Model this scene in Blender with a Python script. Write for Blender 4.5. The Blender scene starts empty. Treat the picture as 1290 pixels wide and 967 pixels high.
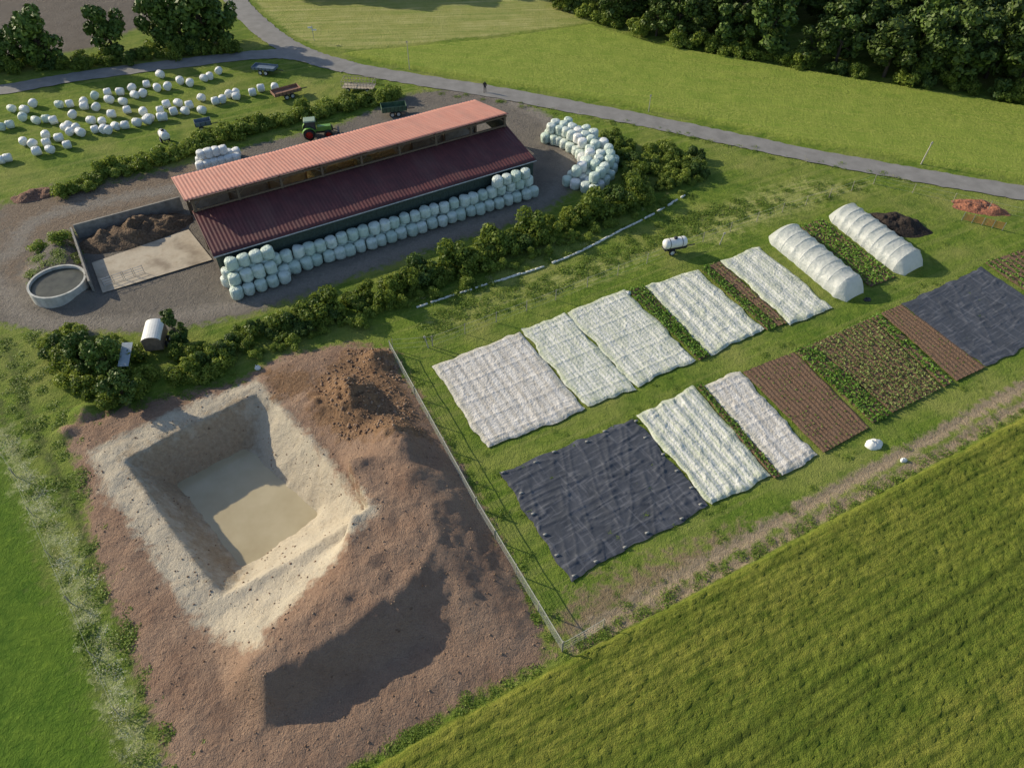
import bpy, math, random
import numpy as np
from mathutils import Vector, Matrix
random.seed(7); rng=np.random.default_rng(7)
sc=bpy.context.scene
COL=sc.collection
sc.view_settings.view_transform='Standard'; sc.view_settings.look='None'; sc.view_settings.exposure=0
# ------------------------------------------------------------------ camera
PITCH=46.0; FPX=930.0; HCAM=50.0
cd=bpy.data.cameras.new("camera"); cam=bpy.data.objects.new("camera",cd); COL.objects.link(cam); sc.camera=cam
cam.location=(0,0,HCAM); cam.rotation_euler=(math.radians(90-PITCH),0,0)
cd.sensor_width=36; cd.lens=36*FPX/1290; cd.clip_end=6000; cd.clip_start=0.5
_P=math.radians(PITCH)
_F=np.array([0,math.cos(_P),-math.sin(_P)]); _R=np.array([1.,0,0]); _U=np.cross(_R,_F)
def S(u,v,z=0.0):
    """survey: position on the level plane z of a point measured in the drone photograph"""
    d=_F*FPX+_R*(u-645)-_U*(v-483.5)
    return np.array([0,0,HCAM])+(z-HCAM)/d[2]*d
def SS(l,z=0.0): return [S(u,v,z)[:2] for u,v in l]
# ------------------------------------------------------------------ light
SH=math.radians(-24)         # direction shadows fall
EL=math.radians(23)
sd=bpy.data.lights.new("sun","SUN"); sd.energy=5.0; sd.angle=math.radians(.55); sd.color=(1,.88,.66)
so=bpy.data.objects.new("sun",sd); COL.objects.link(so)
dv=Vector((math.cos(SH)*math.cos(EL),math.sin(SH)*math.cos(EL),-math.sin(EL)))
so.rotation_euler=dv.to_track_quat('-Z','Y').to_euler(); so.location=(-60,60,80)
w=bpy.data.worlds.new("World"); sc.world=w; w.use_nodes=True
nt=w.node_tree; sk=nt.nodes.new("ShaderNodeTexSky"); sk.sky_type='NISHITA'; sk.sun_disc=False
sk.sun_elevation=EL; sk.sun_rotation=math.atan2(-dv.x,-dv.y); sk.altitude=200
nt.links.new(sk.outputs[0],nt.nodes["Background"].inputs[0]); nt.nodes["Background"].inputs[1].default_value=.15
# ------------------------------------------------------------------ noise / sdf
_T=rng.random((256,256))
def vn(x,y,s=0):
    x=np.asarray(x,float)+s*17.3; y=np.asarray(y,float)+s*9.7
    xi=np.floor(x).astype(int); yi=np.floor(y).astype(int); fx=x-xi; fy=y-yi
    fx=fx*fx*(3-2*fx); fy=fy*fy*(3-2*fy)
    g=lambda a,b:_T[a&255,b&255]
    return (g(xi,yi)*(1-fx)+g(xi+1,yi)*fx)*(1-fy)+(g(xi,yi+1)*(1-fx)+g(xi+1,yi+1)*fx)*fy
def fbm(x,y,o=4,s=0):
    r=0;a=.5; x=np.asarray(x,float);y=np.asarray(y,float)
    for k in range(o):
        c,s_=math.cos(.6+k*1.1),math.sin(.6+k*1.1)
        r=r+a*(vn((x*c-y*s_)*1.93**k,(x*s_+y*c)*1.93**k,s+k*3)-.5)*2; a*=.5
    return r
def segd(X,Y,a,b):
    vx,vy=b[0]-a[0],b[1]-a[1]; L=vx*vx+vy*vy+1e-9
    t=np.clip(((X-a[0])*vx+(Y-a[1])*vy)/L,0,1)
    return np.hypot(X-a[0]-t*vx,Y-a[1]-t*vy)
def sdf(P,X,Y):
    d=np.full(X.shape,1e9); ins=np.zeros(X.shape,bool); n=len(P)
    for i in range(n):
        a=P[i];b=P[(i+1)%n]; d=np.minimum(d,segd(X,Y,a,b))
        if a[1]!=b[1]:
            c=((a[1]>Y)!=(b[1]>Y))&(X<(b[0]-a[0])*(Y-a[1])/(b[1]-a[1])+a[0]); ins^=c
    return np.where(ins,d,-d)
def pld(P,X,Y):
    d=np.full(X.shape,1e9)
    for a,b in zip(P[:-1],P[1:]): d=np.minimum(d,segd(X,Y,a,b))
    return d
def smooth(P,n=6):
    P=[np.array(p) for p in P]; out=[]
    Q=[2*P[0]-P[1]]+P+[2*P[-1]-P[-2]]
    for i in range(1,len(Q)-2):
        for k in range(n):
            t=k/n; a,b_,c,d=Q[i-1],Q[i],Q[i+1],Q[i+2]
            out.append(.5*((2*b_)+(-a+c)*t+(2*a-5*b_+4*c-d)*t*t+(-a+3*b_-3*c+d)*t**3))
    out.append(P[-1]); return out
# ------------------------------------------------------------------ material helpers
class M:
    def __init__(s,name,rough=.9,spec=.3):
        s.m=bpy.data.materials.new(name); s.m.use_nodes=True; s.t=s.m.node_tree; s.b=s.t.nodes["Principled BSDF"]
        s.b.inputs["Roughness"].default_value=rough
        s.b.inputs["Specular IOR Level"].default_value=spec
        s.tc=s.t.nodes.new("ShaderNodeTexCoord")
    def lk(s,a,b): s.t.links.new(a,b)
    def val(s,inp,v):
        if isinstance(v,bpy.types.NodeSocket): s.lk(v,inp)
        elif isinstance(v,(tuple,list)) and len(v)==3 and inp.type=='RGBA': inp.default_value=(*v,1)
        else: inp.default_value=v
    def vec(s,rotz=0,scale=(1,1,1),src=None):
        n=s.t.nodes.new("ShaderNodeMapping"); n.inputs["Rotation"].default_value=(0,0,rotz)
        s.lk(src or s.tc.outputs["Object"],n.inputs[0])
        n2=s.t.nodes.new("ShaderNodeMapping"); n2.inputs["Scale"].default_value=scale
        s.lk(n.outputs[0],n2.inputs[0]); return n2.outputs[0]
    def noise(s,scale,detail=3,vec=None,rough=.55,lo=.3,hi=.7):
        n=s.t.nodes.new("ShaderNodeTexNoise"); n.inputs["Scale"].default_value=scale; n.inputs["Detail"].default_value=detail
        n.inputs["Roughness"].default_value=rough
        s.lk(vec or s.tc.outputs["Object"],n.inputs["Vector"])
        return s.mr(n.outputs["Fac"],lo,hi)
    def mr(s,v,a,b,c=0,d=1):
        n=s.t.nodes.new("ShaderNodeMapRange"); s.val(n.inputs[0],v)
        for i,x in enumerate((a,b,c,d)): s.val(n.inputs[i+1],x)
        return n.outputs[0]
    def mix(s,f,a,b,mode='MIX'):
        n=s.t.nodes.new("ShaderNodeMix"); n.data_type='RGBA'; n.blend_type=mode
        s.val(n.inputs[0],f); s.val(n.inputs[6],a); s.val(n.inputs[7],b); return n.outputs[2]
    def math(s,op,a,b=0):
        n=s.t.nodes.new("ShaderNodeMath"); n.operation=op; s.val(n.inputs[0],a); s.val(n.inputs[1],b); return n.outputs[0]
    def attr(s,name):
        n=s.t.nodes.new("ShaderNodeAttribute"); n.attribute_name=name; return n.outputs["Fac"]
    def wave(s,scale,vec,dist=1,prof='SIN'):
        n=s.t.nodes.new("ShaderNodeTexWave"); n.inputs["Scale"].default_value=scale; n.inputs["Distortion"].default_value=dist
        n.inputs["Detail"].default_value=2; n.wave_profile=prof; n.inputs["Detail Scale"].default_value=.6
        s.lk(vec,n.inputs["Vector"]); return n.outputs["Fac"]
    def bump(s,h,dist,strength=1):
        n=s.t.nodes.new("ShaderNodeBump"); n.inputs["Distance"].default_value=dist; n.inputs["Strength"].default_value=strength
        s.lk(h,n.inputs["Height"]); s.lk(n.outputs[0],s.b.inputs["Normal"])
    def color(s,c): s.val(s.b.inputs["Base Color"],c); return s
    def rnd(s):
        n=s.t.nodes.new("ShaderNodeObjectInfo"); return n.outputs["Random"]
    def isl(s):
        n=s.t.nodes.new("ShaderNodeNewGeometry"); return n.outputs["Random Per Island"]
def simple(name,c,rough=.7,var=.25,scale=4,spec=.3,metal=0,bump=0):
    m=M(name,rough,spec); d=tuple(x*(1-var) for x in c); l=tuple(min(1,x*(1+var*.6)) for x in c)
    n=m.noise(scale,4); m.color(m.mix(n,d,l)); m.b.inputs["Metallic"].default_value=metal
    if bump: m.bump(n,bump)
    return m.m
def leafmat(name,dark,light,trans=.3,tip=None,tf=.5):
    m=M(name,.55,.25); c=m.mix(m.isl(),dark,light)
    c=m.mix(m.mr(m.rnd(),0,1,0,tf),c,tip or tuple(x*.8 for x in dark))
    m.color(c)
    if trans:
        t=m.t.nodes.new("ShaderNodeBsdfTranslucent"); m.lk(m.mix(.5,c,light),t.inputs[0])
        mx=m.t.nodes.new("ShaderNodeMixShader"); mx.inputs[0].default_value=trans
        m.lk(m.b.outputs[0],mx.inputs[1]); m.lk(t.outputs[0],mx.inputs[2])
        m.lk(mx.outputs[0],m.t.nodes["Material Output"].inputs[0])
    return m.m
# ------------------------------------------------------------------ mesh helpers
def empty(name,loc=(0,0,0)):
    o=bpy.data.objects.new(name,None); COL.objects.link(o); o.location=loc; o.empty_display_size=.5; return o
def link(o,parent=None):
    COL.objects.link(o)
    if parent:
        o.parent=parent
    return o
class MB:
    def __init__(s): s.v=[];s.f=[];s.mi=[]
    def quadv(s,pts,m=0):
        i=len(s.v); s.v+= [tuple(map(float,p)) for p in pts]; s.f.append(tuple(range(i,i+len(pts)))); s.mi.append(m)
    def box(s,x0,x1,y0,y1,z0,z1,m=0,tx=0,ty=0):
        i=len(s.v)
        s.v+=[(x0,y0,z0),(x1,y0,z0),(x1,y1,z0),(x0,y1,z0),(x0+tx,y0+ty,z1),(x1-tx,y0+ty,z1),(x1-tx,y1-ty,z1),(x0+tx,y1-ty,z1)]
        for q in ((0,3,2,1),(4,5,6,7),(0,1,5,4),(1,2,6,5),(2,3,7,6),(3,0,4,7)):
            s.f.append(tuple(i+k for k in q)); s.mi.append(m)
    def cyl(s,p0,p1,r0,r1=None,seg=8,m=0,cap=True):
        r1=r0 if r1 is None else r1
        p0=Vector(p0);p1=Vector(p1);d=(p1-p0).normalized(); a=d.orthogonal().normalized(); b=d.cross(a); i=len(s.v)
        for p,r in((p0,r0),(p1,r1)):
            for k in range(seg):
                t=2*math.pi*k/seg; s.v.append(tuple(p+a*(r*math.cos(t))+b*(r*math.sin(t))))
        for k in range(seg):
            s.f.append((i+k,i+(k+1)%seg,i+seg+(k+1)%seg,i+seg+k)); s.mi.append(m)
        if cap:
            s.f.append(tuple(i+k for k in range(seg))[::-1]); s.f.append(tuple(i+seg+k for k in range(seg))); s.mi+=[m,m]
    def wheel(s,c,r,wd,m=0,mh=1,ax=(0,1,0),seg=18):
        c=Vector(c);ax=Vector(ax).normalized();a=ax.orthogonal().normalized();b=ax.cross(a)
        prof=[(-.5,.62),(-.5,.86),(-.34,1),(.34,1),(.5,.86),(.5,.62),(.2,.56),(.2,.2),(.28,0)]
        i=len(s.v)
        for k in range(seg):
            t=2*math.pi*k/seg
            for h,q in prof:
                rr=r*q*(1.0 if q<.99 else (1 if k%2 else .96))
                s.v.append(tuple(c+ax*(h*wd)+a*(rr*math.cos(t))+b*(rr*math.sin(t))))
        n=len(prof)
        for k in range(seg):
            for j in range(n-1):
                s.f.append((i+k*n+j,i+((k+1)%seg)*n+j,i+((k+1)%seg)*n+j+1,i+k*n+j+1)); s.mi.append(m if j<5 else mh)
            s.f.append((i+k*n,i+((k+1)%seg)*n,i+((k+1)%seg)*n+5,i+k*n+5)); s.mi.append(mh)
    def grid(s,fn,nu,nv,m=0):
        i=len(s.v)
        for a in range(nu+1):
            for b in range(nv+1): s.v.append(tuple(map(float,fn(a/nu,b/nv))))
        for a in range(nu):
            for b in range(nv):
                k=i+a*(nv+1)+b; s.f.append((k,k+nv+1,k+nv+2,k+1)); s.mi.append(m)
    def mesh(s,name,mats,smooth=False):
        me=bpy.data.meshes.new(name); me.from_pydata(s.v,[],s.f)
        for m in mats: me.materials.append(m)
        me.polygons.foreach_set("material_index",s.mi)
        if smooth: me.polygons.foreach_set("use_smooth",[True]*len(s.f))
        me.update(); return me
    def obj(s,name,mats,parent=None,smooth=False,loc=(0,0,0),rz=0,bevel=0):
        o=bpy.data.objects.new(name,s.mesh(name,mats,smooth)); link(o,parent); o.location=loc; o.rotation_euler=(0,0,rz)
        if bevel:
            b=o.modifiers.new("bevel","BEVEL"); b.width=bevel; b.segments=2; b.limit_method='ANGLE'
        return o
def mesh_np(name,V,F,mats,smooth=False):
    me=bpy.data.meshes.new(name); V=np.asarray(V,np.float32); F=np.asarray(F,np.int32); n=len(F);k=F.shape[1]
    me.vertices.add(len(V)); me.vertices.foreach_set("co",V.ravel())
    me.loops.add(n*k); me.loops.foreach_set("vertex_index",F.ravel())
    me.polygons.add(n); me.polygons.foreach_set("loop_start",np.arange(n,dtype=np.int32)*k)
    me.polygons.foreach_set("loop_total",np.full(n,k,np.int32))
    for m in mats: me.materials.append(m)
    me.update(calc_edges=True)
    if smooth: me.polygons.foreach_set("use_smooth",np.ones(n,bool))
    return me
# ------------------------------------------------------------------ TERRAIN
PIT_D=3.5
pit_out=SS([(157,580),(240,536),(322,497),(342,503),(398,565),(463,643),(376,698),(280,752),(214,662)],.3)
pit_fl=SS([(230,612),(308,572),(395,652),(308,710)],-PIT_D+.0)
plat=SS([(440,580),(500,575),(540,640),(548,690),(490,757),(335,852),(318,838),(440,730)],2.2)
foot=SS([(400,470),(495,450),(570,560),(650,710),(692,822),(620,830),(530,812),(380,905),(330,925),(285,880),(262,800),(290,768),(468,662),(440,600),(395,540)])
soil=SS([(75,540),(150,512),(300,480),(350,450),(440,432),(492,440),(575,575),(650,715),(694,828),(600,875),(440,968),(300,1100),(225,1000),(175,850),(120,700),(98,585)])
pale=SS([(112,572),(240,512),(325,478),(345,500),(400,560),(478,668),(400,745),(330,832),(262,800),(232,770),(180,680),(135,620)])
wheat=SS([(440,985),(560,912),(700,838),(900,732),(1100,625),(1290,525),(1700,300),(3000,900),(1290,3000),(200,1300)])
barley=SS([(430,68),(520,60),(640,48),(745,32),(830,58),(900,70),(1000,88),(1100,104),(1200,120),(1320,140),(1700,180),(1800,330),(1290,228),(1100,195),(1000,178),(900,155),(800,135),(700,118),(600,102),(520,88)])
mown=SS([(300,-20),(335,15),(370,45),(400,58),(450,62),(520,55),(640,42),(745,28),(700,-20),(640,-90),(200,-90)])
darkf=SS([(-400,-100),(200,-100),(195,25),(120,60),(0,80),(-400,130)])
lush=SS([(0,560),(60,700),(150,965),(190,1100),(-400,1300),(-500,560)])
strip=SS([(0,545),(30,600),(80,690),(125,810),(180,965),(215,1100)])
trackL1=SS([(5,425),(35,520),(95,650),(150,780),(215,965),(240,1060)]); trackL2=SS([(-25,440),(0,520),(50,640),(105,790),(165,965),(190,1060)])
trk1=smooth(SS([(735,796),(900,702),(1050,618),(1180,548),(1290,486),(1500,388)]),4); trk2=smooth(SS([(725,818),(900,728),(1050,643),(1180,573),(1290,510),(1500,410)]),4)
yard=SS([(-80,300),(0,262),(60,240),(150,232),(245,205),(330,180),(420,160),(520,118),(600,108),(650,118),(668,140),(700,152),(735,180),(735,232),(690,262),(640,283),(560,308),(480,335),(400,365),(320,395),(235,412),(180,418),(60,418),(5,408),(-60,400)])
knoll=SS([(72,292),(95,290),(112,345),(125,372),(100,388),(60,388),(30,370),(25,350),(45,318)])
ydirt=SS([(0,262),(60,238),(110,232),(240,208),(300,200),(220,250),(100,285),(40,310),(20,350),(0,380)])
bare=SS([(735,745),(850,700),(940,665),(900,720),(800,770),(735,800),(700,800)])
yellow_lit=SS([(870,285),(930,250),(1010,228),(1095,232),(1030,255),(960,280),(900,305),(860,300)])
yellow_lit2=SS([(540,425),(640,392),(740,362),(850,318),(830,300),(700,338),(600,372),(530,400)])
ypath1=smooth(SS([(-40,335),(15,318),(30,290),(70,268),(150,250),(215,238)]),5); ypath2=smooth(SS([(-20,345),(12,375),(40,402),(120,408),(220,398),(320,378),(430,343),(560,297),(660,262),(708,228),(712,180),(680,145),(620,120)]),6)
def axis(segs):
    out=[]
    for a,b,st in segs: out+=list(np.arange(a,b,st))
    return np.array(sorted(set(np.round(out,3))))
gx=axis([(-3000,-600,400),(-600,-200,40),(-200,-108,6),(-108,-45,.45),(-45,45,.22),(45,108,.45),(108,200,6),(200,600,40),(600,3001,400)])
gy=axis([(-3000,-400,400),(-400,-40,40),(-40,8,4),(8,62,.22),(62,165,.42),(165,260,6),(260,600,40),(600,3001,400)])
X,Y=np.meshgrid(gx,gy,indexing='ij')
sd_={}
def reg(n,P): sd_[n]=np.clip(sdf(P,X,Y),-30,30)
for n,P in (("soil",soil),("pale",pale),("wheat",wheat),("barley",barley),("mown",mown),("darkf",darkf),("lush",lush),("yard",yard),("knoll",knoll),("ydirt",ydirt),("bare",bare),("yellow_lit",yellow_lit)): reg(n,P)
sd_["yellow_lit"]=np.maximum(sd_["yellow_lit"],np.clip(sdf(yellow_lit2,X,Y)-1.0,-30,30))
def lines(*a): 
    r=None
    for P,wd in a:
        d=np.clip(wd-pld(P,X,Y),-30,30); r=d if r is None else np.maximum(r,d)
    return r
sd_["strip"]=lines((strip,.7)); sd_["ruts"]=lines((trackL1,.35),(trackL2,.35)); sd_["trk"]=lines((trk1,.55),(trk2,.5)); sd_["ypath"]=lines((ypath1,1.1),(ypath2,1.0))
def ground_h(X,Y):
    sm=lambda d,w: np.clip(d/w,0,1)
    so_=sdf(soil,X,Y)
    po=sdf(pit_out,X,Y); pf=sdf(pit_fl,X,Y)
    h=.06*fbm(X*.25,Y*.25,3)
    h=h+.3*sm(so_,2.0)+ sm(so_,.6)*(.14*fbm(X*.8,Y*.8,4,2)+.06*fbm(X*4,Y*4,2,4))
    ft=sdf(foot,X,Y); pl=sdf(plat,X,Y)
    dp=np.maximum(-pl,0); df=np.maximum(ft,0)
    k=df/(df+dp+1e-6); k=.45*k+.55*k*k*(3-2*k)
    h=h+2.15*k*(1+.16*fbm(X*.5,Y*.5,4,9))
    for (u,v,r,hh,an,el) in ((445,510,4.0,2.2,-60,.62),(478,455,2.4,1.3,20,.8),(400,515,2.6,.9,-40,.7),(500,565,4.0,1.0,-60,.6),(108,520,1.7,1.0,10,.8),(85,545,1.5,.6,10,.7)):
        c=S(u,v); a=math.radians(an); dx=(X-c[0]);dy=(Y-c[1]); p=dx*math.cos(a)+dy*math.sin(a); q=-dx*math.sin(a)+dy*math.cos(a)
        d=np.hypot(p/r,q/(r*el)); k=np.clip(1-d,0,1)
        h=h+hh*(k**1.1)*(1+.6*fbm(X*1.6,Y*1.6,4,5))
    pd=np.maximum(po,0); fd=np.maximum(-pf,0)
    dep=pd/(pd+fd+1e-6)
    dep=np.clip(dep**.88*(1+.05*fbm(X*.9,Y*.9,3,7)),0,1)
    h=h-(PIT_D+.35)*dep+.15*fbm(X*1.3,Y*1.3,4,11)*np.clip(pd*1.5,0,1)
    wf=sdf(wheat,X,Y); h=h+.55*sm(wf+.2*fbm(X*1.5,Y*1.5,2,3),.45)+sm(wf,.5)*(.06*fbm(X*1.1,Y*1.1,3,6)+.16*(_T[(np.abs(X*9.1).astype(int)*7+13)&255,(np.abs(Y*8.7).astype(int)*5)&255]-.5)*(np.abs(X)<70))
    bf=sdf(barley,X,Y); h=h+.45*sm(bf,.5)
    kn=sdf(knoll,X,Y); h=h+.9*sm(kn,2.0)
    tk=np.minimum(pld(trk1,X,Y),pld(trk2,X,Y)); h=h-.08*np.clip(1-tk/.5,0,1)
    return h
Z=ground_h(X,Y)
nx,ny=X.shape
idx=np.arange(nx*ny).reshape(nx,ny)
F=np.stack([idx[:-1,:-1],idx[1:,:-1],idx[1:,1:],idx[:-1,1:]],-1).reshape(-1,4)
def gh(x,y):
    return float(ground_h(np.array([[x]]),np.array([[y]]))[0,0])
TH=math.radians(28)
m=M("ground",.95,.12)
mid=m.noise(.35,3); fine=m.noise(3.2,4,rough=.7); vf=m.noise(11,2,rough=.7)
clump=m.noise(1.1,4,rough=.65)
def c3(a,b,c): return m.mix(fine,m.mix(mid,a,b),c)
col=m.mix(fine,m.mix(mid,(.085,.16,.02),(.18,.26,.035)),m.mix(clump,(.065,.13,.016),(.29,.35,.06)))
col=m.mix(m.mr(m.noise(.12,3),.4,.95,0,.65),col,(.33,.33,.10))
col=m.mix(m.mr(m.noise(.22,3,rough=.7,lo=.35,hi=.65),.5,1,0,.6),col,m.mix(fine,(.05,.115,.014),(.11,.19,.025)))
col=m.mix(m.mr(m.noise(.8,3,m.vec(-TH,(.06,1.3,1)),lo=.4,hi=.65),.4,1,0,.5),col,m.mix(vf,(.2,.24,.05),(.36,.36,.12)))
def add(name,c,soft=.25,amp=.8,ns=None):
    global col
    e=m.math('ADD',m.attr(name),m.math('MULTIPLY',m.math('SUBTRACT',ns or clump,.5),amp))
    col=m.mix(m.mr(e,-soft,soft),col,c)
add("darkf",c3((.13,.11,.095),(.2,.175,.155),(.16,.14,.12)),.5,1)
sv=m.vec(-TH*.2,(.05,1.2,1)); 
add("mown",m.mix(m.noise(1.0,3,sv),m.mix(mid,(.35,.35,.11),(.50,.46,.20)),m.mix(clump,(.18,.26,.05),(.30,.33,.09))),.5,1)
sv2=m.vec(math.radians(14),(.06,2.2,1))
add("barley",m.mix(m.noise(.9,4,sv2,lo=.38,hi=.62),m.mix(mid,(.19,.28,.04),(.31,.37,.07)),m.mix(fine,(.14,.22,.025),(.40,.43,.10))),.3,.6)
add("yellow_lit",m.mix(m.noise(1.6,3,m.vec(math.radians(-22),(.15,1.6,1))),m.mix(fine,(.14,.2,.03),(.22,.29,.05)),m.mix(fine,(.36,.37,.12),(.50,.48,.20))),1.0,3.0)  # yellowish grass, its sunlit patches painted in as paler colour
add("lush",m.mix(fine,m.mix(mid,(.055,.13,.012),(.12,.20,.022)),m.mix(clump,(.045,.115,.012),(.19,.29,.035))),1.4,3.0)
add("ruts",m.mix(fine,(.07,.12,.022),(.16,.17,.06)),.3,1.2)
add("strip",m.mix(m.math('MULTIPLY',fine,vf),(.20,.26,.06),(.62,.60,.38)),.5,2.6)
add("knoll",m.mix(fine,(.12,.2,.03),(.28,.36,.06)),.4,.8)
add("yard",m.mix(m.noise(.5,4),m.mix(fine,(.135,.12,.105),(.21,.19,.168)),m.mix(vf,(.17,.15,.127),(.28,.25,.215))),.5,1.6)
add("ydirt",m.mix(fine,(.17,.13,.10),(.29,.23,.175)),1.2,3.5)
add("ypath",m.mix(fine,(.22,.195,.17),(.31,.28,.245)),.7,1.6)
add("bare",m.mix(fine,(.2,.15,.09),(.32,.25,.15)),1.0,4)
add("trk",m.mix(fine,(.30,.23,.15),(.44,.35,.24)),.25,.9)
wv=m.vec(-TH,(.28,3.0,1)); wv3=m.vec(-TH,(1.1,2.2,1)); wv2=m.vec(-TH,(.012,.16,1))
wc=m.mix(m.noise(1.6,5,wv,rough=.7,lo=.38,hi=.62),(.085,.13,.016),(.31,.31,.055))
wc=m.mix(m.mr(m.noise(3.4,4,wv3,rough=.8,lo=.36,hi=.64),0,1,0,.75),wc,m.mix(mid,(.065,.115,.013),(.36,.34,.07)))
wc=m.mix(m.mr(m.noise(1.0,2,wv2),.1,.9,0,.55),wc,m.mix(fine,(.08,.14,.015),(.17,.23,.03)))
sx=m.t.nodes.new("ShaderNodeSeparateXYZ"); m.lk(m.vec(-TH),sx.inputs[0])
yy=m.math('ADD',sx.outputs[1],m.math('MULTIPLY',mid,.22))
tl=m.math('ABSOLUTE',m.math('SUBTRACT',m.math('FRACT',m.math('DIVIDE',yy,1.35)),.5))
wc=m.mix(m.math('MULTIPLY',m.mr(tl,.30,.5,0,.8),m.mr(clump,0,1,.35,1)),wc,(.055,.09,.012))
tm=m.math('ABSOLUTE',m.math('SUBTRACT',m.math('FRACT',m.math('DIVIDE',yy,14.0)),.5))
wc=m.mix(m.mr(m.math('ABSOLUTE',m.math('SUBTRACT',tm,.06)),.0,.02,.8,0),wc,(.06,.085,.014))
add("soil",m.mix(m.noise(.28,4),m.mix(fine,(.21,.130,.092),(.33,.215,.152)),m.mix(vf,(.27,.18,.13),(.42,.30,.22))),.35,1.4)
add("pale",m.mix(m.noise(.5,4),m.mix(fine,(.40,.34,.255),(.54,.47,.365)),m.mix(vf,(.44,.385,.30),(.58,.52,.415))),.4,1.3)
add("brown",m.mix(fine,(.18,.105,.06),(.34,.215,.13)),.6,2.2)
add("pit_shade",m.mix(fine,(.30,.23,.155),(.46,.37,.26)),.8,2.2)  # shade on the left and upper-left pit walls, painted as a darker tone
add("wheat",wc,.15,.4)
m.color(col)
hgt=m.math('ADD',m.math('MULTIPLY',fine,.6),m.math('ADD',m.math('MULTIPLY',vf,.4),m.math('MULTIPLY',clump,.6)))
bmp_scale=m.mr(m.attr("pale"),-.5,.5,1,.45)
m.bump(m.math('MULTIPLY',hgt,bmp_scale),.17,.9)
sd_["brown"]=np.clip(np.maximum(sdf(SS([(395,490),(440,440),(490,440),(520,520),(540,560),(500,570),(430,560),(395,530)]),X,Y),
                     sdf(SS([(335,470),(400,470),(395,500),(345,505)]),X,Y)),-30,30)
sd_["pit_shade"]=np.clip(sdf(SS([(160,582),(320,500),(320,540),(230,605),(300,700),(285,745),(225,665)],-.6),X,Y)-.2,-30,30)
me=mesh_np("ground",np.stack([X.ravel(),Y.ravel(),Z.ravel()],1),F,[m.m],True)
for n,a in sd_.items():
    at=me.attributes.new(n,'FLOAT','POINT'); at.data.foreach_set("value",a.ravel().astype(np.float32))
link(bpy.data.objects.new("ground",me))
wm=M("pond_water",.12,.45); wm.color(wm.mix(wm.noise(.4,3),(.44,.37,.235),(.52,.45,.30))); wm.bump(wm.noise(5,2),.006,.3)
b=MB(); cpt=np.mean(pit_fl,0); q=[cpt+(np.array(p)-cpt)*1.25 for p in pit_fl]
b.quadv([(p[0],p[1],-3.15) for p in q][::-1]); b.obj("pond_water",[wm.m])
def inpoly(P,n):
    P=np.array(P); lo=P.min(0);hi=P.max(0); out=[]
    while len(out)<n:
        q=lo+(hi-lo)*rng.random((n*2,2)); k=sdf(P,q[:,0],q[:,1])>0; out+=list(q[k])
    return np.array(out[:n])
def clods(name,P,n,s0,s1,mat):
    p=inpoly(P,n); z=ground_h(p[:,0][None],p[:,1][None])[0]; s=s0+(s1-s0)*rng.random(n)**4
    base=np.array([(1,0,0),(0,1,0),(-1,0,0),(0,-1,0),(0,0,.8),(0,0,-.8)])
    V=base[None]*s[:,None,None]*(.7+.6*rng.random((n,6,3))); a=rng.random(n)*6.28
    x=V[...,0]*np.cos(a)[:,None]-V[...,1]*np.sin(a)[:,None]; y=V[...,0]*np.sin(a)[:,None]+V[...,1]*np.cos(a)[:,None]
    V=np.stack([x+p[:,0:1],y+p[:,1:2],V[...,2]+z[:,None]+s[:,None]*.2],-1).reshape(-1,3)
    Fo=np.array([(0,1,4),(1,2,4),(2,3,4),(3,0,4),(1,0,5),(2,1,5),(3,2,5),(0,3,5)]); Fq=(np.arange(n)[:,None,None]*6+Fo[None]).reshape(-1,3)
    link(bpy.data.objects.new(name,mesh_np(name,V,Fq,[mat])))
cm=M("clod_soil",.95,.1); cm.color(cm.mix(cm.isl(),(.17,.105,.07),(.36,.26,.19)))
cm2=M("clod_stone",.95,.1); cm2.color(cm2.mix(cm2.isl(),(.38,.32,.24),(.6,.54,.44)))
clods("soil_clods",soil,3000,.02,.11,cm.m); clods("soil_clods",SS([(395,490),(440,440),(490,440),(520,520),(540,560),(430,560)]),1400,.04,.2,cm.m); clods("stones",pale,500,.02,.07,cm2.m)
# ------------------------------------------------------------------ road
rm=M("asphalt",.85,.3); rn=rm.noise(.6,5); rm.color(rm.mix(rm.noise(14,3),rm.mix(rn,(.19,.18,.172),(.25,.24,.23)),rm.mix(rn,(.22,.215,.205),(.30,.29,.28))))
def ribbon(name,px,wd,mat,z,jit=.16,n=14):
    P=smooth(SS(px),n); V=[];Fc=[]
    for i,p in enumerate(P):
        d=P[min(i+1,len(P)-1)]-P[max(i-1,0)]; d=d/np.linalg.norm(d); nn=np.array([-d[1],d[0]])
        for s_ in (-1,-.5,0,.5,1):
            q=p+nn*s_*(wd/2+(random.uniform(-jit,jit) if abs(s_)==1 else 0)); V.append((q[0],q[1],z+.04*(1-s_*s_)))
    for i in range(len(P)-1):
        for k in range(4): Fc.append((i*5+k,i*5+k+1,i*5+6+k,i*5+5+k))
    me=mesh_np(name,V,Fc,[mat],True); return link(bpy.data.objects.new(name,me))
ribbon("road",[(-500,190),(-200,145),(0,114),(100,97),(230,80),(335,69),(385,72),(430,84),(520,100),(620,116),(700,131),(800,150),(900,171),(1000,192),(1100,211),(1200,229),(1290,244),(1500,285),(1900,360)],3.7,rm.m,.08)
ribbon("road",[(285,-40),(297,0),(318,25),(342,45),(365,60),(400,75),(440,86)],4.2,rm.m,.094)
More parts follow.
